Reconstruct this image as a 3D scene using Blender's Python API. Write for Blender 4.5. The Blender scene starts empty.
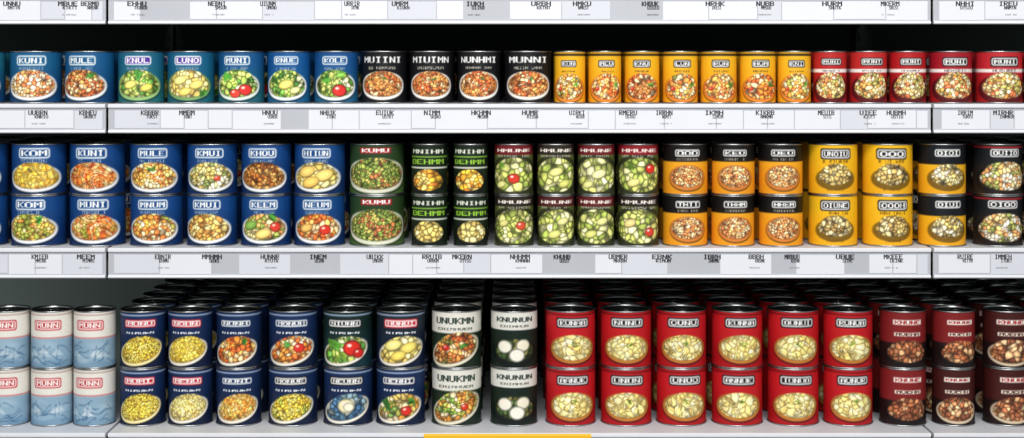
import bpy, math, numpy as np
from mathutils import Vector
U=0.0015; D=1500.0; HZ=60.0
ZC=0.35+(438-HZ)*U
sc=bpy.context.scene
def zpx(py): return ZC+(HZ-py)*U
# ---------------------------------------------------------------- materials
def lin(c):
    c=np.asarray(c,float)/255.0
    return np.where(c<=0.04045,c/12.92,((c+0.055)/1.055)**2.4)
def mat(name,rgb,rough=0.5,metal=0.0,noise=0.0,nscale=20,bump=0.0,coat=0.0):
    m=bpy.data.materials.new(name); m.use_nodes=True
    nt=m.node_tree; b=nt.nodes['Principled BSDF']
    c=list(lin(rgb))+[1]
    b.inputs['Base Color'].default_value=c
    b.inputs['Roughness'].default_value=rough
    b.inputs['Metallic'].default_value=metal
    b.inputs['Coat Weight'].default_value=coat
    tc=nt.nodes.new('ShaderNodeTexCoord')
    n=nt.nodes.new('ShaderNodeTexNoise'); n.inputs['Scale'].default_value=nscale
    n.inputs['Detail'].default_value=4
    nt.links.new(tc.outputs['Object'],n.inputs['Vector'])
    if noise>0:
        mx=nt.nodes.new('ShaderNodeMix'); mx.data_type='RGBA'
        mx.inputs[6].default_value=[v*(1-noise) for v in c[:3]]+[1]
        mx.inputs[7].default_value=[min(1,v*(1+noise)) for v in c[:3]]+[1]
        nt.links.new(n.outputs['Fac'],mx.inputs[0]); nt.links.new(mx.outputs[2],b.inputs['Base Color'])
    if bump>0:
        bp=nt.nodes.new('ShaderNodeBump'); bp.inputs['Strength'].default_value=bump; bp.inputs['Distance'].default_value=0.001
        nt.links.new(n.outputs['Fac'],bp.inputs['Height']); nt.links.new(bp.outputs['Normal'],b.inputs['Normal'])
    return m
M_label=bpy.data.materials.new('printed_label'); M_label.use_nodes=True
nt=M_label.node_tree; b=nt.nodes['Principled BSDF']
a=nt.nodes.new('ShaderNodeAttribute'); a.attribute_name='Col'
nt.links.new(a.outputs['Color'],b.inputs['Base Color'])
b.inputs['Roughness'].default_value=0.45
b.inputs['Specular IOR Level'].default_value=0.28
M_tin=mat('tin_metal',(175,177,178),0.3,1.0,0.12,60)
M_lid=mat('lid_metal',(84,92,90),0.42,1.0,0.2,40)
M_shelf=mat('powder_coated_steel_white',(205,208,214),0.45,0,0.04,30,0.05)
M_rail=mat('price_rail_plastic',(180,182,190),0.4,0,0.06,12)
M_lip=mat('price_rail_lip',(222,224,230),0.35,0,0.03,20)
M_tick=mat('ticket_paper',(220,222,229),0.6,0,0.03,15)
M_tick2=mat('ticket_paper_dim',(207,209,218),0.6,0,0.04,15)
M_ink=mat('ticket_ink',(16,16,20),0.7)
M_ink2=mat('ticket_ink_grey',(125,127,134),0.7)
M_back=mat('back_panel_dark_green',(16,38,30),0.7,0,0.3,6)
M_backl=mat('back_panel_grey',(160,176,168),0.7,0,0.15,6)
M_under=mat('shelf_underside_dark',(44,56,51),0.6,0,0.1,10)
M_yel=mat('promo_strip_yellow',(240,185,20),0.5,0,0.05,20)
M_post=mat('upright_steel',(18,34,28),0.6,0.0,0.1,30)
M_slot=mat('upright_slot',(5,5,5),0.8)
# ---------------------------------------------------------------- bitmap font
F={'K':["10001","10010","10100","11000","10100","10010","10001"],
'N':["10001","11001","11001","10101","10011","10011","10001"],
'U':["10001","10001","10001","10001","10001","10001","01110"],
'I':["01110","00100","00100","00100","00100","00100","01110"],
'M':["10001","11011","10101","10101","10001","10001","10001"],
'O':["01110","10001","10001","10001","10001","10001","01110"],
'L':["10000","10000","10000","10000","10000","10000","11111"],
'E':["11111","10000","10000","11110","10000","10000","11111"],
'R':["11110","10001","10001","11110","10100","10010","10001"],
'T':["11111","00100","00100","00100","00100","00100","00100"],
'A':["01110","10001","10001","11111","10001","10001","10001"],
'H':["10001","10001","10001","11111","10001","10001","10001"],
'B':["11110","10001","10001","11110","10001","10001","11110"],
'S':["01111","10000","10000","01110","00001","00001","11110"],
'Z':["11111","00001","00010","00100","01000","10000","11111"],
' ':["00000"]*7}
def bitmap(s,bold=False):
    rows=[]
    for r in range(7):
        row=''.join(F[ch][r]+'0' for ch in s)
        v=[]
        for x in row: v+=[int(x)]*2
        rows.append(v)
    a=np.array(rows)
    if bold:
        b=a.copy(); b[:,1:]|=a[:,:-1]; a=b
    return a[:,:-1]
def smax(d,aa=0.03):
    return np.clip(0.5-d/aa*0.5,0,1)
def blend(col,m,c):
    m=m[...,None]; return col*(1-m)+np.asarray(c,float)*m
def text(col,X,Y,s,cx,cy,w,h,c,bold=True):
    bm=bitmap(s,bold); R,C=bm.shape
    u=(X-(cx-w/2))/w*C; v=((cy+h/2)-Y)/h*R
    acc=np.zeros(X.shape)
    for du in (-.45,.45):
        for dv in (-.3,.3):
            ui=np.floor(u+du).astype(int); vi=np.floor(v+dv).astype(int)
            ok=(ui>=0)&(ui<C)&(vi>=0)&(vi<R)
            acc+=np.where(ok,bm[np.clip(vi,0,R-1),np.clip(ui,0,C-1)],0)*0.25
    return blend(col,acc,c)
def rrect(X,Y,cx,cy,w,h,r):
    qx=np.abs(X-cx)-w/2+r; qy=np.abs(Y-cy)-h/2+r
    return np.hypot(np.maximum(qx,0),np.maximum(qy,0))+np.minimum(np.maximum(qx,qy),0)-r
def ell(X,Y,cx,cy,rx,ry,rot=0):
    c,s=math.cos(rot),math.sin(rot); x=(X-cx)*c+(Y-cy)*s; y=-(X-cx)*s+(Y-cy)*c
    return (np.sqrt((x/rx)**2+(y/ry)**2+1e-9)-1)*min(rx,ry)
def cells(X,Y,pal,size,rng,x0,x1,y0,y1,el=1.4,soft=.5,mixm=.3):
    n=int((x1-x0)*(y1-y0)/(size*size)*1.1)+4
    sx=rng.uniform(x0,x1,n); sy=rng.uniform(y0,y1,n); th=rng.uniform(0,math.pi,n)
    pal=np.asarray(pal,float)
    # same ingredients sit in clusters
    ph=rng.uniform(0,6,4); L=len(pal)
    low=np.sin(sx*2.6+ph[0]+1.2*np.sin(sy*3+ph[1]))+np.sin(sy*4+ph[2]+sx*1.3)
    ci=np.floor((low+2)/4*L+rng.normal(0,.75,n)).astype(int)%L
    br=rng.uniform(.85,1.18,n); mean=pal.mean(0)
    best=np.full(X.shape,9e9); sec=best.copy(); idx=np.zeros(X.shape,int)
    for i in range(n):
        dx=X-sx[i]; dy=Y-sy[i]; c,s=math.cos(th[i]),math.sin(th[i])
        d=np.hypot((dx*c+dy*s)/el,(-dx*s+dy*c)*1.1)
        nw=d<best
        sec=np.where(nw,best,np.minimum(sec,d)); best=np.where(nw,d,best); idx=np.where(nw,i,idx)
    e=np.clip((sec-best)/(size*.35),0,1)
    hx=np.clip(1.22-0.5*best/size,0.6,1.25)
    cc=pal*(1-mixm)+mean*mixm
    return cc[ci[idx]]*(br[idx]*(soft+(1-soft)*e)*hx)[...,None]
def noodles(X,Y,pal,size,rng):
    p=rng.uniform(0,6,6)
    w=X*math.cos(p[0])+Y*math.sin(p[0])+.25*np.sin(5*X+p[1])+.25*np.sin(6*Y+p[2]+3*X)
    t=w/size*2.2; f=t-np.floor(t); k=np.floor(t).astype(int)
    pal=np.asarray(pal,float)
    c=pal[(k*7+(np.sin(X*6+k*1.7)>0)*1)%len(pal)]
    return c*(0.5+0.65*np.sin(f*math.pi))[...,None]
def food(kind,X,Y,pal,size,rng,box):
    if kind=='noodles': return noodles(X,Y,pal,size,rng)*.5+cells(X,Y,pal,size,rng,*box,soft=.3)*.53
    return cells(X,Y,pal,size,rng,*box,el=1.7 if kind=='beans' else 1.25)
def paint(sp,X,Yf,H,rng):
    Y=Yf*H; col=np.zeros(X.shape+(3,))+np.asarray(sp['base'],float)
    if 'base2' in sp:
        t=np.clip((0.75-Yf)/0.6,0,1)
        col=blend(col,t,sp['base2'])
    if 'top' in sp:
        tc,th=sp['top']; col=blend(col,smax((th-Yf)*H),tc)
    if 'stripe' in sp:
        for (y,h,c) in sp['stripe']: col=blend(col,smax(np.abs(Yf-y)*H-h*H/2),c)
    if sp.get('sketch'):
        top,c1,c2=sp['sketch']
        m=smax((Yf-top)*H); col=blend(col,m,c1)
        n=np.sin(X*3+rng.uniform(0,6)+1.5*np.sin(Y*4))+np.sin(Y*7+X*2)
        col=blend(col,m*np.clip(n*.5,0,1)*.3,(200,218,226))
        col=blend(col,m*smax((Yf-.1-.03*np.sin(X*4))*H,.1)*.5,(90,125,155))
        for k in range(14):
            a=rng.uniform(-1.1,1.1); y0=rng.uniform(.04,top*.75)*H; ln=rng.uniform(.1,.4); sl=rng.uniform(-.7,.7)
            d=np.maximum(np.abs(Y-y0-sl*(X-a)-.06*np.sin(9*X))-.014,np.abs(X-a)-ln)
            col=blend(col,m*smax(d,.045)*.75,c2)
        for k in range(4):
            a=rng.uniform(-.8,.8); y0=top*H*rng.uniform(.4,.6)
            d=np.maximum(np.abs(X-a-.1*(Y-y0))-.016,np.abs(Y-y0)-.28); col=blend(col,m*smax(d,.045)*.8,c2)
            d=np.maximum(np.abs(X-a)-.26+(Y-y0+.1)*.9,np.maximum(-(Y-y0+.15),Y-y0-.2)); col=blend(col,m*smax(d,.05)*.45,(225,232,235))
    if 'plate' in sp:
        p=sp['plate']; cx,cy,rx,ry=p.get('cx',0),p['cy']*H,p['rx'],p['ry']*H
        rot=p.get('rot',0)
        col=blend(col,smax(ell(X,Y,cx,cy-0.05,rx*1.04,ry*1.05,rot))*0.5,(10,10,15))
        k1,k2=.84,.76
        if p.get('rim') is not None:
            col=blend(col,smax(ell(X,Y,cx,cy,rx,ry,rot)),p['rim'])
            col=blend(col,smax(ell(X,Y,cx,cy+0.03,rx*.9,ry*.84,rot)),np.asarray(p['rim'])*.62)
            k1,k2=.88,.82
        rise=p.get('rise',.12)*H
        fx,fy=rx*k1,ry*k2
        m=np.maximum(smax(ell(X,Y,cx,cy+0.03,fx,fy,rot)),smax(ell(X,Y,cx,cy+rise,fx*.82,fy*1.0,rot)))
        fc=food(p['kind'],X,Y,p['pal'],p['size'],rng,(cx-rx,cx+rx,cy-ry,cy+ry+rise))
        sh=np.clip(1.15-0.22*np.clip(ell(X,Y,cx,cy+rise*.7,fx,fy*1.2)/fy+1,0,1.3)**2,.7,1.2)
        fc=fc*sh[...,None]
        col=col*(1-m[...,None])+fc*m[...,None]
        for (kind,gx,gy,gr,gc) in p.get('gar',[]):
            x0,y0=cx+gx*rx,cy+gy*ry
            if kind=='tom':
                col=blend(col,smax(ell(X,Y,x0,y0,gr,gr*.85)),np.asarray(gc)*.6)
                col=blend(col,smax(ell(X,Y,x0,y0,gr*.85,gr*.7)),gc)
                col=blend(col,smax(ell(X,Y,x0-gr*.3,y0+gr*.3,gr*.25,gr*.18)),(255,235,220))
            elif kind=='slice':
                col=blend(col,smax(ell(X,Y,x0,y0,gr,gr*.62,.3)),np.asarray(gc)*.55)
                col=blend(col,smax(ell(X,Y,x0,y0+.02,gr*.9,gr*.5,.3)),gc)
                col=blend(col,smax(ell(X,Y,x0,y0+.03,gr*.5,gr*.25,.3))*.6,np.clip(np.asarray(gc)*1.15+15,0,255))
            else:
                for k in range(4):
                    a=rng.uniform(0,3.1)
                    col=blend(col,smax(ell(X,Y,x0+rng.uniform(-.1,.1),y0+rng.uniform(-.06,.06),gr,gr*.35,a)),np.asarray(gc)*rng.uniform(.6,1.2))
    for L in sp.get('logo',[]):
        k,s,cx,cyf,w,h,fg,bg=L; cy=cyf*H
        if k=='box':
            d=rrect(X,Y,cx,cy,w,h,h*.28)
            col=blend(col,smax(d),fg); col=blend(col,smax(d+.055),bg)
            col=text(col,X,Y,s,cx,cy,w*.82,h*.56,fg)
        elif k=='dbox':
            col=blend(col,smax(rrect(X,Y,cx,cy,w+.1,h+.1,h*.3)),bg)
            d=rrect(X,Y,cx,cy,w,h,h*.28)
            col=blend(col,smax(d),fg); col=blend(col,smax(d+.055),bg)
            col=text(col,X,Y,s,cx,cy,w*.82,h*.56,fg)
        elif k=='fill':
            d=rrect(X,Y,cx,cy,w,h,h*.15)
            col=blend(col,smax(d),bg); col=text(col,X,Y,s,cx,cy,w*.88,h*.66,fg)
        elif k=='txt':
            col=text(col,X,Y,s,cx,cy,w,h,fg)
    for (cyf,n,w,c) in sp.get('small',[]):
        s=''.join(rng.choice(list('MNHIEBRSU '),n))
        col=text(col,X,Y,s,0,cyf*H,w,.12,np.asarray(c)*.85,bold=False)
    col=col*(1+rng.normal(0,.015,X.shape))[...,None]
    return np.clip(col,0,250)
# ---------------------------------------------------------------- can mesh
def theta_grid():
    f=np.linspace(-math.radians(100),math.radians(100),138)
    bk=np.linspace(math.radians(100),math.radians(260),16)[1:-1]
    return np.concatenate([f,bk])
TH=theta_grid(); NC=len(TH)
def build_can(name,r,h,spec,seed):
    rng=np.random.default_rng(seed)
    rb=r*.968; b=.0022; e=.0009
    NR=82
    lab=[(rb,z) for z in np.linspace(b,h-b,NR)]
    segs=[(lab,0),
     ([(r*.90,.0012),(r*.955,0.0),(r*.99,.0002),(r,e),(r,b-.0006),(r*.985,b),(rb,b+.0001)],1),
     ([(rb,h-b-.0001),(r*.985,h-b),(r,h-b+.0006),(r,h-e),(r*.99,h-.0003),(r*.965,h)],1),
     ([(r*.965,h),(r*.945,h-.0004),(r*.935,h-.004)],1),
     ([(r*.935,h-.004),(r*.90,h-.0043),(r*.86,h-.0034),(r*.82,h-.0036),(r*.78,h-.0043),(r*.62,h-.0043),(r*.58,h-.0038),(r*.02,h-.0038)],2),
     ([(r*.02,.0014),(r*.6,.0014),(r*.64,.0022),(r*.90,.0012)],2)]
    V=[];Fc=[];MI=[];C=[];off=0
    for pts,mi in segs:
        P=np.array(pts); n=len(P)
        x=P[:,0][:,None]*np.sin(TH)[None]; y=-P[:,0][:,None]*np.cos(TH)[None]; z=np.repeat(P[:,1][:,None],NC,1)
        V.append(np.stack([x,y,z],-1).reshape(-1,3))
        if mi==0:
            X=np.repeat(TH[None],n,0); Yf=np.repeat(np.linspace(0,1,n)[:,None],NC,1)
            Xw=np.where(X>math.pi/1.79,9.0,X)
            c=lin(paint(spec,Xw,Yf,h/r,rng)); C.append(c.reshape(-1,3))
        else: C.append(np.ones((n*NC,3))*.5)
        i,j=np.meshgrid(np.arange(n-1),np.arange(NC),indexing='ij'); j2=(j+1)%NC
        q=np.stack([i*NC+j,i*NC+j2,(i+1)*NC+j2,(i+1)*NC+j],-1).reshape(-1,4)+off
        Fc.append(q); MI.append(np.full(len(q),mi)); off+=n*NC
    def addv(vs,fs,mi):
        nonlocal off
        V.append(np.array(vs)); C.append(np.ones((len(vs),3))*.5); Fc.append(np.array(fs)+off); MI.append(np.full(len(fs),mi)); off+=len(vs)
    vs=[];fs=[];K=16
    zt=h-.0026
    for k in range(K):
        a=2*math.pi*k/K
        for (rr,zz) in ((.30,0),(.30,.0010),(.19,.0010),(.19,0)):
            vs.append((rr*r*math.cos(a)*.8,-.32*r+rr*r*math.sin(a)*1.1,zt+zz))
    for k in range(K):
        for q in range(4):
            a0=k*4+q;a1=k*4+(q+1)%4;b0=((k+1)%K)*4+q;b1=((k+1)%K)*4+(q+1)%4
            fs.append((a0,b0,b1,a1))
    addv(vs,fs,1)
    x0,x1,y0,y1,z0,z1=-.12*r,.12*r,-.02*r,.22*r,h-.0039,h-.0016
    addv([(x0,y0,z0),(x1,y0,z0),(x1,y1,z0),(x0,y1,z0),(x0,y0,z1),(x1,y0,z1),(x1,y1,z1),(x0,y1,z1)],
         [(0,3,2,1),(4,5,6,7),(0,1,5,4),(1,2,6,5),(2,3,7,6),(3,0,4,7)],1)
    V=np.concatenate(V).astype(np.float32);Fc=np.concatenate(Fc).astype(np.int32);MI=np.concatenate(MI).astype(np.int32);C=np.concatenate(C)
    me=bpy.data.meshes.new(name)
    me.vertices.add(len(V)); me.vertices.foreach_set('co',V.ravel())
    me.loops.add(Fc.size); me.loops.foreach_set('vertex_index',Fc.ravel())
    me.polygons.add(len(Fc)); me.polygons.foreach_set('loop_start',np.arange(0,Fc.size,4,dtype=np.int32))
    me.polygons.foreach_set('material_index',MI)
    me.polygons.foreach_set('use_smooth',np.ones(len(Fc),bool))
    me.update(calc_edges=True)
    at=me.color_attributes.new('Col','FLOAT_COLOR','POINT')
    at.data.foreach_set('color',np.concatenate([C,np.ones((len(C),1))],1).astype(np.float32).ravel())
    for m in (M_label,M_tin,M_lid): me.materials.append(m)
    me.validate()
    return me
# ---------------------------------------------------------------- box helper mesh builder
class MB:
    def __init__(s): s.v=[];s.f=[];s.m=[];s.mats=[]
    def mi(s,m):
        if m not in s.mats: s.mats.append(m)
        return s.mats.index(m)
    def box(s,x0,x1,y0,y1,z0,z1,m):
        o=len(s.v); k=s.mi(m)
        s.v+=[(x0,y0,z0),(x1,y0,z0),(x1,y1,z0),(x0,y1,z0),(x0,y0,z1),(x1,y0,z1),(x1,y1,z1),(x0,y1,z1)]
        s.f+=[tuple(o+i for i in q) for q in ((0,3,2,1),(4,5,6,7),(0,1,5,4),(1,2,6,5),(2,3,7,6),(3,0,4,7))]; s.m+=[k]*6
    def prof(s,pts,x0,x1,m):
        o=len(s.v);n=len(pts);k=s.mi(m)
        s.v+=[(x0,y,z) for y,z in pts]+[(x1,y,z) for y,z in pts]
        for i in range(n):
            j=(i+1)%n; s.f.append((o+i,o+j,o+n+j,o+n+i)); s.m.append(k)
        s.f.append(tuple(o+i for i in range(n))[::-1]); s.f.append(tuple(o+n+i for i in range(n))); s.m+=[k,k]
    def quad(s,x0,x1,z0,z1,y,m):
        o=len(s.v);s.v+=[(x0,y,z0),(x1,y,z0),(x1,y,z1),(x0,y,z1)]; s.f.append((o,o+1,o+2,o+3)); s.m.append(s.mi(m))
    def obj(s,name,parent=None,bevel=0):
        me=bpy.data.meshes.new(name); me.from_pydata(s.v,[],s.f); 
        for m in s.mats: me.materials.append(m)
        me.polygons.foreach_set('material_index',s.m); me.update()
        o=bpy.data.objects.new(name,me); sc.collection.objects.link(o)
        if parent: o.parent=parent
        if bevel:
            bv=o.modifiers.new('bevel','BEVEL'); bv.width=bevel; bv.segments=2
        return o
def wx(px): return (px-512)*U
# ---------------------------------------------------------------- shelving
DEP=300*U
levels=[-5,104,248,433]
bays=[(-170,105.5),(108.5,930.5),(933.5,1200)]
tick_pos=[[12,68,90,137,217,268,352,400,475,541,582,650,715,765,832,890,965,1008],
[38,88,150,187,270,328,385,432,481,530,577,628,664,714,765,826,868,896,965,1003],
[40,86,163,212,270,318,375,432,462,520,562,618,662,712,756,792,845,893,965,1003],
[40,86,163,212,270,318,375,640,700,760,830,890,965,1003]]
rng=np.random.default_rng(5)
for bi,(a,c) in enumerate(bays):
    E=bpy.data.objects.new('supermarket_shelf_unit',None); sc.collection.objects.link(E)
    x0,x1=wx(a),wx(c)
    for li,py in enumerate(levels):
        z=zpx(py); u=U
        m=MB()
        m.box(x0,x1,3*u,DEP,z-4*u,z,M_shelf)
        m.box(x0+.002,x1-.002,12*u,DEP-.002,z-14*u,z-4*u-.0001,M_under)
        m.obj(f'board_{li+1}',E)
        m=MB()
        hh=29 if li!=2 else 30
        m.prof([(3*u,z),(-1.2*u,z),(-2.4*u,z-1*u),(-2.4*u,z-3.4*u),(-.6*u,z-4.4*u),(0,z-4.4*u),(0,z-(hh-3)*u),(-1.6*u,z-(hh-2.5)*u),(-2*u,z-(hh-1)*u),(-1.2*u,z-hh*u),(3*u,z-hh*u)],x0,x1,M_lip)
        m.quad(x0+.0003,x1-.0003,z-(hh-3.2)*u,z-4.6*u,-.00005,M_rail)
        m.obj(f'price_rail_{li+1}',E)
        m=MB()
        x=a+rng.uniform(2,10)
        while x<c-12:
            w=rng.choice([24,27,46,49,52]); w=min(w,c-2-x)
            if w<10: break
            rr=rng.random()
            if rr<.94:
                m.box(wx(x),wx(x+w-1.0),-.0006,-.0001,z-(hh-4-rng.integers(0,2))*u,z-(6+rng.uniform(0,1))*u,M_tick if rng.random()<.75 else M_tick2)
            x+=w
        def word(s,cx,top,w,h,bold,ink):
            bm=bitmap(s,bold); R,C=bm.shape
            for r_ in range(R):
                q=0
                while q<C:
                    if bm[r_,q]:
                        e=q
                        while e<C and bm[r_,e]: e+=1
                        m.quad(wx(cx-w/2+q*w/C),wx(cx-w/2+e*w/C)+.0001,z-(top+(r_+1.12)*h/R)*u,z-(top+r_*h/R)*u,-.0009,ink)
                        q=e
                    else: q+=1
        for t in tick_pos[li]:
            if a+14<t<c-14:
                n=rng.choice([4,5]); s=''.join(rng.choice(list('KNUIMREHB'),n))
                tw=rng.uniform(15,20)
                word(s,t,6.4,tw,4.6,True,M_ink)
                s2=''.join(rng.choice(list('KNUIMRTS'),5)); word(s2,t+rng.uniform(1,4),11.0,tw*rng.uniform(.5,.75),3.4,True,M_ink)
                if rng.random()<.5:
                    s2=''.join(rng.choice(list('KNUIMRTS '),7)); word(s2,t+rng.uniform(-2,3),19,tw*.7,1.4,False,M_ink2)
        m.obj(f'price_tickets_{li+1}',E)
    m=MB()
    zt=zpx(-60)
    zmid=zpx(278)
    m.box(x0,x1,DEP+.001,DEP+.006,zmid,zt,M_back)  # in the left bay the dark colour stands in for shadow on the panel
    m.box(x0,x1,DEP+.001,DEP+.006,.0,zmid-.0005,M_backl if bi==0 else M_back)
    m.obj('back_panel',E)
    m=MB(); m.box(x0,x1,.03,DEP,0,zpx(433)-.03,M_under); m.obj('plinth',E,.002)
    m=MB(); ux=x1
    m.box(ux-.012,ux+.0025,DEP-.012,DEP,0.0,zt,M_post)
    zz=.45
    while zz<zt-.02:
        m.box(ux-.008,ux-.004,DEP-.0125,DEP-.012,zz,zz+.012,M_slot); zz+=.025
    m.obj('slotted_upright',E)
    if bi==1:
        m=MB(); zy=zpx(433)
        m.prof([(-.0042,zy-.0002),(-.0050,zy-.003),(-.0050,zy-.036),(-.0042,zy-.037),(-.0037,zy-.036),(-.0037,zy-.002)],wx(424),wx(591),M_yel)
        m.quad(wx(440),wx(575),zy-.03,zy-.018,-.0052,M_ink)
        m.obj('promo_price_strip',E)
# ---------------------------------------------------------------- label designs
pasta=[(245,160,55),(252,220,120),(235,115,45),(255,240,195),(245,150,60),(150,165,70),(250,235,205)]
spag=[(245,145,50),(235,100,38),(252,200,110),(254,235,185),(225,85,32)]
salad=[(95,165,60),(170,200,80),(225,228,120),(60,120,42),(245,240,205)]
beansP=[(215,130,62),(240,175,100),(175,90,45),(250,226,180),(205,80,40),(235,155,78)]
corn=[(252,216,80),(255,235,130),(240,190,60),(250,210,75)]
potato=[(240,215,110),(250,235,155),(225,185,85),(254,242,190)]
peas=[(115,150,65),(160,180,85),(95,125,55),(205,185,100),(200,100,65)]
meat=[(160,90,55),(200,130,85),(110,55,35),(230,185,135),(130,70,45)]
cream=[(252,235,150),(242,218,125),(254,246,205),(232,196,108),(246,225,145)]
greenj=[(195,200,100),(220,218,130),(145,165,70),(240,235,182),(120,135,55)]
W=(245,245,242);K=(18,18,22);RED=(200,25,35)
g_leaf=('leaf',.35,.75,.14,(80,165,60))
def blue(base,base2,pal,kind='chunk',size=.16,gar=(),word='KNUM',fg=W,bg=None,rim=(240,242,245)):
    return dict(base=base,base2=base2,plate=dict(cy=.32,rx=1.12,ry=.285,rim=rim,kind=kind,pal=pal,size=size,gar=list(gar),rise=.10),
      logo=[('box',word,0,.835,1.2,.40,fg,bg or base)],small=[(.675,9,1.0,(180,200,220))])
B1b=(15,62,108)
B2=(18,66,126); B2b=(10,44,94)
r1=[]
r1+=[(-46,5,blue((30,105,130),B1b,pasta))]
r1+=[(10,62,blue((22,88,132),B1b,[(245,175,95),(254,232,190),(235,120,60),(250,242,220)],size=.14,word='KUNI'))]
r1+=[(65,115,blue((20,84,132),B1b,beansP,size=.14,gar=[g_leaf],word='MULE'))]
r1+=[(118,165,blue((28,96,125),(30,100,105),salad,size=.19,word='KNUL',bg=(80,50,150),rim=(150,190,120),gar=[('slice',-.3,.1,.3,(248,232,120)),('slice',.35,-.1,.28,(240,222,100)),('leaf',0,.8,.2,(80,160,60))]))]
r1+=[(167,215,blue((22,92,128),(25,92,108),potato,size=.24,word='LUNO',bg=(80,60,150),rim=(120,160,100),gar=[('slice',-.3,.4,.32,(250,235,140)),('slice',.35,.1,.32,(246,225,120)),('slice',-.1,-.4,.3,(240,215,110)),('leaf',.6,-.5,.16,(80,160,60))]))]
r1+=[(218,265,blue((22,82,132),(30,92,108),salad,size=.19,rim=(225,235,225),gar=[('tom',.35,-.25,.3,(220,50,45)),('tom',-.05,-.5,.24,(230,70,55)),('leaf',-.4,.7,.22,(90,170,60))],word='MUNI'))]
r1+=[(267,311,blue((20,82,142),(22,86,128),salad,size=.18,gar=[('slice',0,.1,.36,(246,230,120)),('slice',.4,-.3,.26,(250,238,160)),('leaf',-.5,.4,.2,(80,155,60))],word='RNUE'))]
r1+=[(314,359,blue((20,76,134),(28,88,122),salad,size=.18,gar=[('tom',.2,-.3,.34,(220,48,45)),('leaf',-.4,.5,.24,(90,160,60)),('leaf',.2,.8,.2,(130,190,80))],word='KOLE'))]
def black1(s): return dict(base=(18,18,22),plate=dict(cy=.33,rx=1.15,ry=.285,rim=(240,238,231),kind='beans',pal=beansP,size=.13,rise=.06,gar=[('leaf',.1,.5,.07,(90,140,60))]),
   logo=[('txt',s,-.0,.85,1.9,.28,W,None)],small=[(.69,10,1.3,(210,205,190))])
for (a,c),s in zip(((361,407),(409,454),(457,501),(504,552)),('MUIINI','MIUIMN','NUNHMI','MUNNI')): r1.append((a,c,black1(s)))
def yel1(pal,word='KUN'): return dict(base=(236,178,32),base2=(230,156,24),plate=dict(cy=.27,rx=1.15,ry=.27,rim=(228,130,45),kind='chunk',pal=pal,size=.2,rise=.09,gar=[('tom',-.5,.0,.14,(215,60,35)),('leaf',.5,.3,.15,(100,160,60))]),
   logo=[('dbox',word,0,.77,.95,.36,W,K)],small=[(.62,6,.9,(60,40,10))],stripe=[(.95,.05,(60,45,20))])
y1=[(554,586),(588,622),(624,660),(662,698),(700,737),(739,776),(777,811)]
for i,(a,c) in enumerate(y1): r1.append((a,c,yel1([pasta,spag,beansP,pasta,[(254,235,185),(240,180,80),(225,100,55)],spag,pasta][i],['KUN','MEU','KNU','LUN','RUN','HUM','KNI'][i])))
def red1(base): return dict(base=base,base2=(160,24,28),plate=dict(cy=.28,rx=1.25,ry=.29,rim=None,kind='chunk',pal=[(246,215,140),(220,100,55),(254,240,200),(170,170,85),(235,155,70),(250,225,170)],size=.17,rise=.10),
   logo=[('dbox','MUNI',0,.81,1.2,.34,W,K)],stripe=[(.63,.07,(235,230,225))],small=[(.63,7,1.1,(60,20,20))])
for a,c,bs in((813,847,(178,36,36)),(849,887,(184,40,38)),(889,926,(172,26,30)),(929,972,(155,22,36)),(975,1022,(184,36,44)),(1025,1070,(184,36,44))): r1.append((a,c,red1(bs)))
# row 2
r2=[]
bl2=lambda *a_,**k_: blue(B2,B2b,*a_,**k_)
r2+=[(-46,8,bl2(pasta),bl2(pasta))]
r2+=[(12,67,bl2(corn+pasta[:2],'noodles',.2,word='KOM'),bl2([(252,232,165),(246,200,90),(150,170,65),(240,150,65)],word='KOM',size=.15,gar=[g_leaf]))]
r2+=[(70,126,bl2(spag,'noodles',.16,word='KUNI'),bl2(spag+[(150,155,60)],'noodles',.15,word='MUNI'))]
r2+=[(130,183,bl2([(250,222,130),(238,130,60),(254,242,200),(245,170,70)],word='MULE',size=.15,gar=[('leaf',0,.7,.12,(90,150,60))]),bl2(pasta,word='MNUM',size=.16))]
r2+=[(187,238,bl2([(252,232,155),(240,200,95),(120,140,75),(250,245,220)],word='KMUI',size=.15,gar=[('tom',.3,0,.14,(220,80,50))]),bl2([(252,232,155),(242,195,95),(238,150,70)],word='KMUI',size=.17))]
r2+=[(241,292,bl2([(205,135,60),(165,95,40),(235,180,100),(120,65,30)],'beans',.15,word='KHOU'),bl2([(246,225,165),(140,170,70),(232,150,85)],word='KEEM',size=.18,gar=[('slice',-.5,.3,.32,(130,175,75)),('tom',.45,.2,.24,(222,66,48)),('slice',0,-.3,.34,(250,215,120)),('leaf',.3,.9,.15,(70,150,50))]))]
r2+=[(294,346,bl2(potato,size=.24,word='HIIUN',gar=[('slice',-.35,.45,.38,(248,205,110)),('slice',.3,.2,.4,(250,216,120)),('slice',-.2,-.3,.38,(242,198,100))]),bl2(spag,word='NEUM',size=.17,gar=[('tom',.3,0,.24,(220,55,38)),('slice',-.4,.1,.28,(245,190,100))]))]
dg=dict(base=(38,62,32),base2=(66,98,46),plate=dict(cy=.37,rx=1.35,ry=.36,rim=(222,222,200),kind='chunk',pal=peas,size=.11,rise=.08),logo=[('fill','KUMU',0,.89,1.2,.22,W,(160,34,38))])
r2+=[(349,405,dg,dg)]
def dk(pal): return dict(base=(20,34,20),plate=dict(cy=.25,rx=1.15,ry=.26,rim=None,kind='chunk',pal=pal,size=.3,rise=.06),
  logo=[('txt','MNIHM',0,.87,2.0,.24,(225,228,212),None),('txt','BEHMM',0,.66,2.1,.28,(145,198,58),None)],stripe=[(.535,.035,(205,210,195)),(.76,.03,(120,165,60))])
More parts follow.
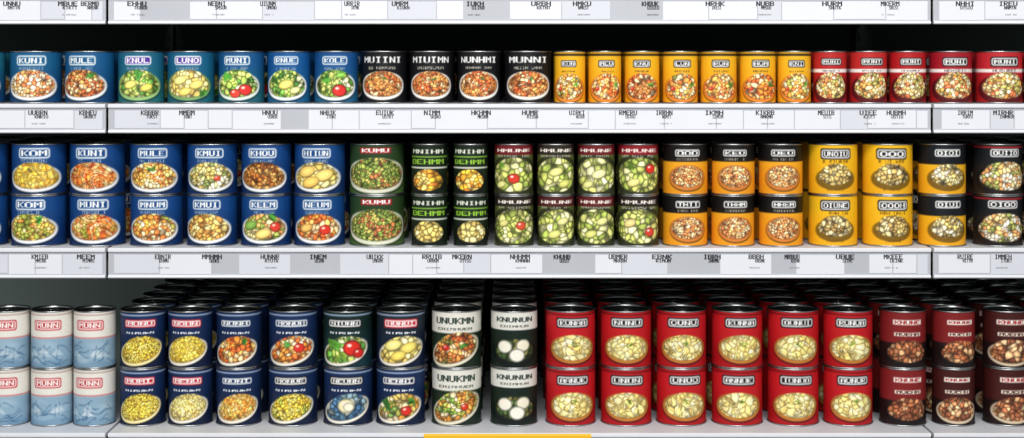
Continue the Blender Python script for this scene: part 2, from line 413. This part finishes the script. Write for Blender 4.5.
dka=dk([(254,205,60),(245,160,50),(254,232,140),(240,135,45)]); dkb=dk([(235,215,130),(215,185,95),(248,236,175),(180,150,75)])
r2+=[(411,448,dka,dkb),(453,488,dka,dkb)]
def jar(top,pal,sz,gar=()): return dict(base=(84,92,44),top=(top,.80),plate=dict(cy=.36,rx=1.6,ry=.44,rim=None,kind='chunk',pal=pal,size=sz,rise=.05,gar=list(gar)),
   logo=[('txt','HMUNE',0,.89,2.0,.18,(240,232,222),None)],small=[(.775,10,1.9,(225,220,200))])
mr=(108,24,30)
r2+=[(494,534,jar(mr,greenj,.36,[('tom',0,-.1,.32,(212,58,40)),('leaf',-.4,.5,.2,(120,160,60)),('slice',-.45,-.4,.3,(232,228,140))]),jar((40,32,26),greenj,.3,[('tom',.2,.1,.28,(216,80,52)),('slice',-.4,.2,.3,(226,216,130))]))]
r2+=[(537,575,jar((42,36,26),greenj,.38,[('slice',0,.2,.4,(230,227,140)),('slice',.3,-.35,.36,(215,215,115))]),jar((74,26,26),greenj,.34,[('slice',-.1,-.3,.38,(220,217,125)),('slice',.2,.3,.34,(232,228,150))]))]
r2+=[(577,615,jar(mr,[(232,228,160),(205,208,105),(244,240,198),(150,160,75)],.36,[('slice',.1,.1,.42,(240,236,170)),('slice',-.3,-.4,.34,(226,224,140))]),jar((94,26,30),greenj,.34,[('slice',.2,.3,.34,(230,227,145)),('slice',-.2,-.3,.36,(214,212,120))]))]
r2+=[(617,659,jar((134,24,32),greenj,.3,[('tom',.35,.35,.28,(222,50,40)),('slice',-.2,-.3,.34,(236,226,140)),('leaf',-.3,.5,.2,(120,165,60))]),jar((40,30,26),greenj,.3,[('tom',.35,-.2,.28,(212,66,50)),('slice',-.3,.2,.34,(240,215,140))]))]
def yb(word): return dict(base=(238,168,34),base2=(232,150,28),top=((18,16,15),.66),plate=dict(cy=.335,rx=.88,ry=.26,rim=(212,125,52),kind='beans',pal=[(228,155,90),(246,196,130),(195,110,58),(252,228,180)],size=.12,rise=.03),
   logo=[('box',word,0,.84,1.15,.32,W,K)],small=[(.71,8,1.0,(200,190,170))])
r2+=[(662,708,yb('OOO'),yb('THII')),(711,755,yb('KEO'),yb('THHM')),(758,803,yb('OEO'),yb('HHEM'))]
def yb2(word): return dict(base=(238,184,28),base2=(234,170,24),plate=dict(cy=.33,rx=.86,ry=.22,rim=None,kind='chunk',pal=[(180,150,85),(222,195,120),(246,232,182),(140,108,58)],size=.16,rise=.12),
   logo=[('dbox',word,0,.82,1.2,.36,W,K)],small=[(.09,6,.7,(120,80,10)),(.66,8,1.1,(90,60,10))])
r2+=[(808,858,yb2('UNOIU'),yb2('OIUNE')),(862,913,yb2('OOO'),yb2('OOOH'))]
def yb3(w): return dict(base=(236,178,32),base2=(232,165,26),top=((16,20,26),.60),plate=dict(cy=.33,rx=.9,ry=.24,rim=None,rise=.1,kind='chunk',pal=[(130,110,60),(235,195,100),(246,228,165),(250,240,215)],size=.16),
   logo=[('box',w,0,.84,1.15,.32,W,(16,20,26))])
r2+=[(918,966,yb3('OIOI'),yb3('OIUI'))]
def bk(w): return dict(base=(20,24,28),base2=(48,36,28),plate=dict(cy=.3,rx=1.35,ry=.32,rim=None,kind='chunk',pal=[(246,232,202),(238,150,85),(250,245,230),(150,170,80),(242,180,100),(240,210,150)],size=.17,rise=.12),logo=[('box',w,0,.84,1.3,.34,W,(22,26,30))],stripe=[(.955,.04,(150,30,36))])
r2+=[(973,1022,bk('OUIIO'),bk('OIOO')),(1026,1075,bk('OUIO'),bk('OIO'))]
# row 3
r3=[]
cr=dict(base=(228,225,216),sketch=(.52,(138,168,188),(45,82,120)),stripe=[(.535,.025,(195,110,110)),(.955,.03,(190,170,160))])
cr['logo']=[('dbox','MUNN',0,.765,1.3,.40,(248,246,240),(186,40,50))]
r3+=[(-14,30,cr,cr),(31,73,cr,cr),(73.5,116,cr,cr)]
NV=(20,42,82);NVb=(13,28,58)
def nv(pal,kind='chunk',size=.1,gar=(),word='MUNU',bg=(190,30,45),base=NV,base2=NVb,rot=.22,rim=(242,236,220)):
    return dict(base=base,base2=base2,plate=dict(cy=.28,rx=1.12,ry=.24,rim=rim,kind=kind,pal=pal,size=size,rise=.09,gar=list(gar),rot=rot),
     logo=[('dbox',word,0,.80,1.4,.27,W,bg),('txt','NIMUEN',0,.63,1.3,.10,(225,228,236),None)],stripe=[(.95,.03,(150,165,190))])
r3+=[(120,166,nv(corn,'beans',.1,rim=(250,232,170)),nv(corn,'beans',.1,word='MUMI',rim=(250,232,170)))]
r3+=[(168,213,nv(corn,'noodles',.14,word='NOHN'),nv(potato,'noodles',.14,word='MENU'))]
r3+=[(216,262,nv(spag,'chunk',.18,word='NUNH',gar=[g_leaf],bg=NV),nv(pasta,'noodles',.16,word='NUNI',bg=NV))]
r3+=[(268,318,nv(spag+[(252,245,215)],'chunk',.2,word='MONUH',bg=NV,gar=[('tom',.3,.3,.24,(222,55,40)),('leaf',-.2,.6,.12,(80,150,60))]),nv(corn+[(130,150,65)],'beans',.13,word='MONUR',bg=(25,25,35)))]
r3+=[(323,373,nv(salad,'chunk',.24,word='NIUNN',bg=K,base=(18,40,38),base2=(20,50,60),gar=[('tom',.3,.3,.38,(222,46,34)),('tom',.55,-.1,.24,(205,40,34)),('leaf',-.4,.6,.28,(100,175,60)),('leaf',-.1,-.2,.2,(150,190,70))]),nv([(40,80,120),(70,110,140),(225,225,205),(150,180,190)],'chunk',.24,word='NEUNN',bg=K,gar=[('tom',.0,.3,.36,(240,230,185)),('tom',.1,.2,.22,(248,242,215))]))]
r3+=[(376,426,nv(potato,'chunk',.26,word='HUNUI',bg=(200,40,50),gar=[('slice',-.3,.5,.38,(250,235,140)),('slice',.3,.3,.38,(246,222,110)),('slice',-.1,-.3,.34,(240,212,100))],base=(26,38,50)),nv(pasta+[(90,150,70)],'chunk',.22,word='HENNI',bg=(30,35,60),gar=[('leaf',-.4,.4,.24,(70,150,60)),('tom',.3,-.1,.24,(215,50,40)),('leaf',.5,.6,.16,(60,130,50))]))]
wt=lambda pal,gar=():dict(base=(26,42,30),top=((226,223,213),.62),plate=dict(cy=.30,rx=1.2,ry=.27,rim=(232,224,200),kind='chunk',pal=pal,size=.16,rise=.1,gar=list(gar),rot=.3),
   logo=[('txt','UNUKMN',0,.85,1.7,.26,(22,42,36),None),('txt','ENIMHUEN',0,.70,1.5,.11,(80,90,80),None)])
r3+=[(431,482,wt(beansP+[(110,130,60)],[('leaf',.3,.4,.14,(70,130,50)),('tom',-.3,.2,.15,(205,46,40))]),wt(pasta+salad[:2],[('tom',.3,.1,.17,(215,60,40))]))]
ms=dict(base=(18,34,26),top=((224,223,214),.68),plate=dict(cy=.28,rx=1.1,ry=.24,rim=None,kind='chunk',pal=[(40,62,32),(74,96,52),(130,120,66)],size=.2,rise=.06,
   gar=[('tom',-.4,.4,.34,(242,238,220)),('tom',.35,.5,.32,(238,232,206)),('tom',.1,-.25,.35,(244,240,225))]),logo=[('txt','KNUNUN',0,.87,1.7,.22,(22,38,36),None),('txt','ENIMHUN',0,.75,1.3,.1,(90,90,80),None)])
r3+=[(490,538,ms,ms)]
def rd(word): return dict(base=(192,27,34),base2=(170,19,26),plate=dict(cy=.33,rx=1.02,ry=.26,rim=(190,120,50),kind='noodles',pal=cream,size=.24,rise=.05,gar=[('leaf',0.05,.35,.06,(100,135,50))]),
   logo=[('dbox',word,0,.81,1.3,.32,W,K)],stripe=[(.955,.03,(110,15,20))])
for (a,c),w in zip(((545,596),(600,652),(656,707),(711,763),(767,819),(823,873)),('KUNAA','NUNU','OUNU','KUNNA','OUNUI','RUNUA')): r3.append((a,c,rd(w),rd(w[::-1])))
mrn=dict(base=(34,18,18),top=((124,30,32),.44),plate=dict(cy=.24,rx=1.12,ry=.22,rim=None,kind='chunk',pal=meat,size=.22,rise=.09),logo=[('fill','KNUNE',0,.82,1.3,.22,(160,30,35),(236,231,222)),('fill','MUEHN',0,.60,1.2,.16,(70,25,22),(230,222,206))])
mrn2=dict(mrn); mrn2['top']=((64,22,20),.44); mrn2['plate']=dict(mrn['plate'],pal=meat+[(240,215,165)],rim=(215,195,165))
r3+=[(879,926,mrn,mrn),(932,975,mrn,mrn2),(983,1030,mrn2,mrn2),(1036,1082,mrn,mrn)]
# ---------------------------------------------------------------- place cans
def name_for(sp):
    if sp is cr: return 'soup_can'
    k=sp.get('plate',{}).get('pal')
    for n,p in (('corn_can',corn),('bean_can',beansP),('meat_can',meat),('pea_can',peas),('potato_can',potato),('salad_can',salad),('pasta_can',pasta),('spaghetti_can',spag),('olive_can',greenj),('noodle_can',cream)):
        if k is p: return n
    return 'vegetable_can'
seed=0; rj=np.random.default_rng(77)
def place(cols,py,hpx,front,levelsn,extra):
    global seed
    zs=zpx(py)+.0001
    S=bpy.data.objects.new('food_can_stock',None); sc.collection.objects.link(S)
    for col in cols:
        a,c=col[0],col[1]; specs=col[2:]
        rp=(c-a)/2
        for _ in range(3):
            s=(D+front+rp)/D; rp=(c-a)/2*s*.993
        r=rp*U; x=((a+c)/2-512)*s*U; h=hpx*U
        for lv in range(levelsn):
            sp=specs[0] if lv==levelsn-1 else specs[-1]
            seed+=1; nm=name_for(sp)
            me=build_can(nm,r,h,sp,seed)
            jx,jy=rj.uniform(-.0006,.0006),rj.uniform(0,.0015)
            o=bpy.data.objects.new(nm,me); sc.collection.objects.link(o)
            o.location=(x+jx*.6,front*U+r+jy,zs+lv*(h+.0001)); o.rotation_euler[2]=rj.normal(0,.05)
            n=extra if c>117 or py<400 else 0
            for k in range(1,n+1):
                yy=front*U+r+.0015+k*(2*r+.0025)
                if yy+r>DEP-.002: break
                q=bpy.data.objects.new('stock_can',me); sc.collection.objects.link(q); q.parent=S
                q.location=(x+rj.uniform(-.0012,.0012)*(1 if r>0.03 else .5),yy+rj.uniform(0,.0015),zs+lv*(h+.0001)); q.rotation_euler[2]=rj.uniform(-.6,.6)
place(r1,104,53.2,6,1,2)
place(r2,248,51.8,6,2,2)
place(r3,433,58.6,24,2,5)
# ---------------------------------------------------------------- room
def tile(name,c1,c2,scale):
    m=bpy.data.materials.new(name); m.use_nodes=True; nt=m.node_tree; b=nt.nodes['Principled BSDF']
    tc=nt.nodes.new('ShaderNodeTexCoord'); br=nt.nodes.new('ShaderNodeTexBrick')
    br.offset=0; br.inputs['Scale'].default_value=scale; br.inputs['Brick Width'].default_value=1; br.inputs['Row Height'].default_value=1
    br.inputs['Mortar Size'].default_value=.008
    br.inputs['Color1'].default_value=list(lin(c1))+[1]; br.inputs['Color2'].default_value=list(lin(c2))+[1]; br.inputs['Mortar'].default_value=(.1,.1,.1,1)
    nt.links.new(tc.outputs['Object'],br.inputs['Vector']); nt.links.new(br.outputs['Color'],b.inputs['Base Color']); b.inputs['Roughness'].default_value=.3
    return m
m=MB(); m.box(-3,3,-5,DEP+.2,-.05,0,tile('floor_tiles',(150,150,148),(140,140,138),2.5)); m.obj('floor')
m=MB(); m.box(-3,3,DEP+.03,DEP+.1,0,2.8,mat('wall_paint',(40,50,46),.8,0,.1,5)); m.obj('wall_back')
# ---------------------------------------------------------------- light
w=bpy.data.worlds.new('World'); sc.world=w; w.use_nodes=True
w.node_tree.nodes['Background'].inputs[0].default_value=(.93,.98,1,1); w.node_tree.nodes['Background'].inputs[1].default_value=.36
def area(name,loc,tgt,sx,sy,e,c=(1,.98,.96)):
    l=bpy.data.lights.new(name,'AREA'); l.shape='RECTANGLE'; l.size=sx; l.size_y=sy; l.energy=e; l.color=c
    o=bpy.data.objects.new(name,l); sc.collection.objects.link(o); o.location=loc
    o.rotation_euler=(Vector(tgt)-Vector(loc)).to_track_quat('-Z','Y').to_euler()
area('added_fill_light',(0,-2.0,2.5),(0,0,.7),2.6,.5,62)
area('added_fill_light',(0,-3.6,2.3),(0,0,.6),2.2,.8,62)  # added fill from behind the camera, brightens the bottom row of cans
# ---------------------------------------------------------------- camera
cd=bpy.data.cameras.new('camera'); co=bpy.data.objects.new('camera',cd); sc.collection.objects.link(co)
co.location=(0,-D*U,ZC); co.rotation_euler=(math.pi/2,0,0)
cd.sensor_width=36; cd.lens=36*D/1024; cd.shift_y=(HZ-219)/1024; cd.clip_start=.01
sc.camera=co
sc.view_settings.view_transform='Standard'
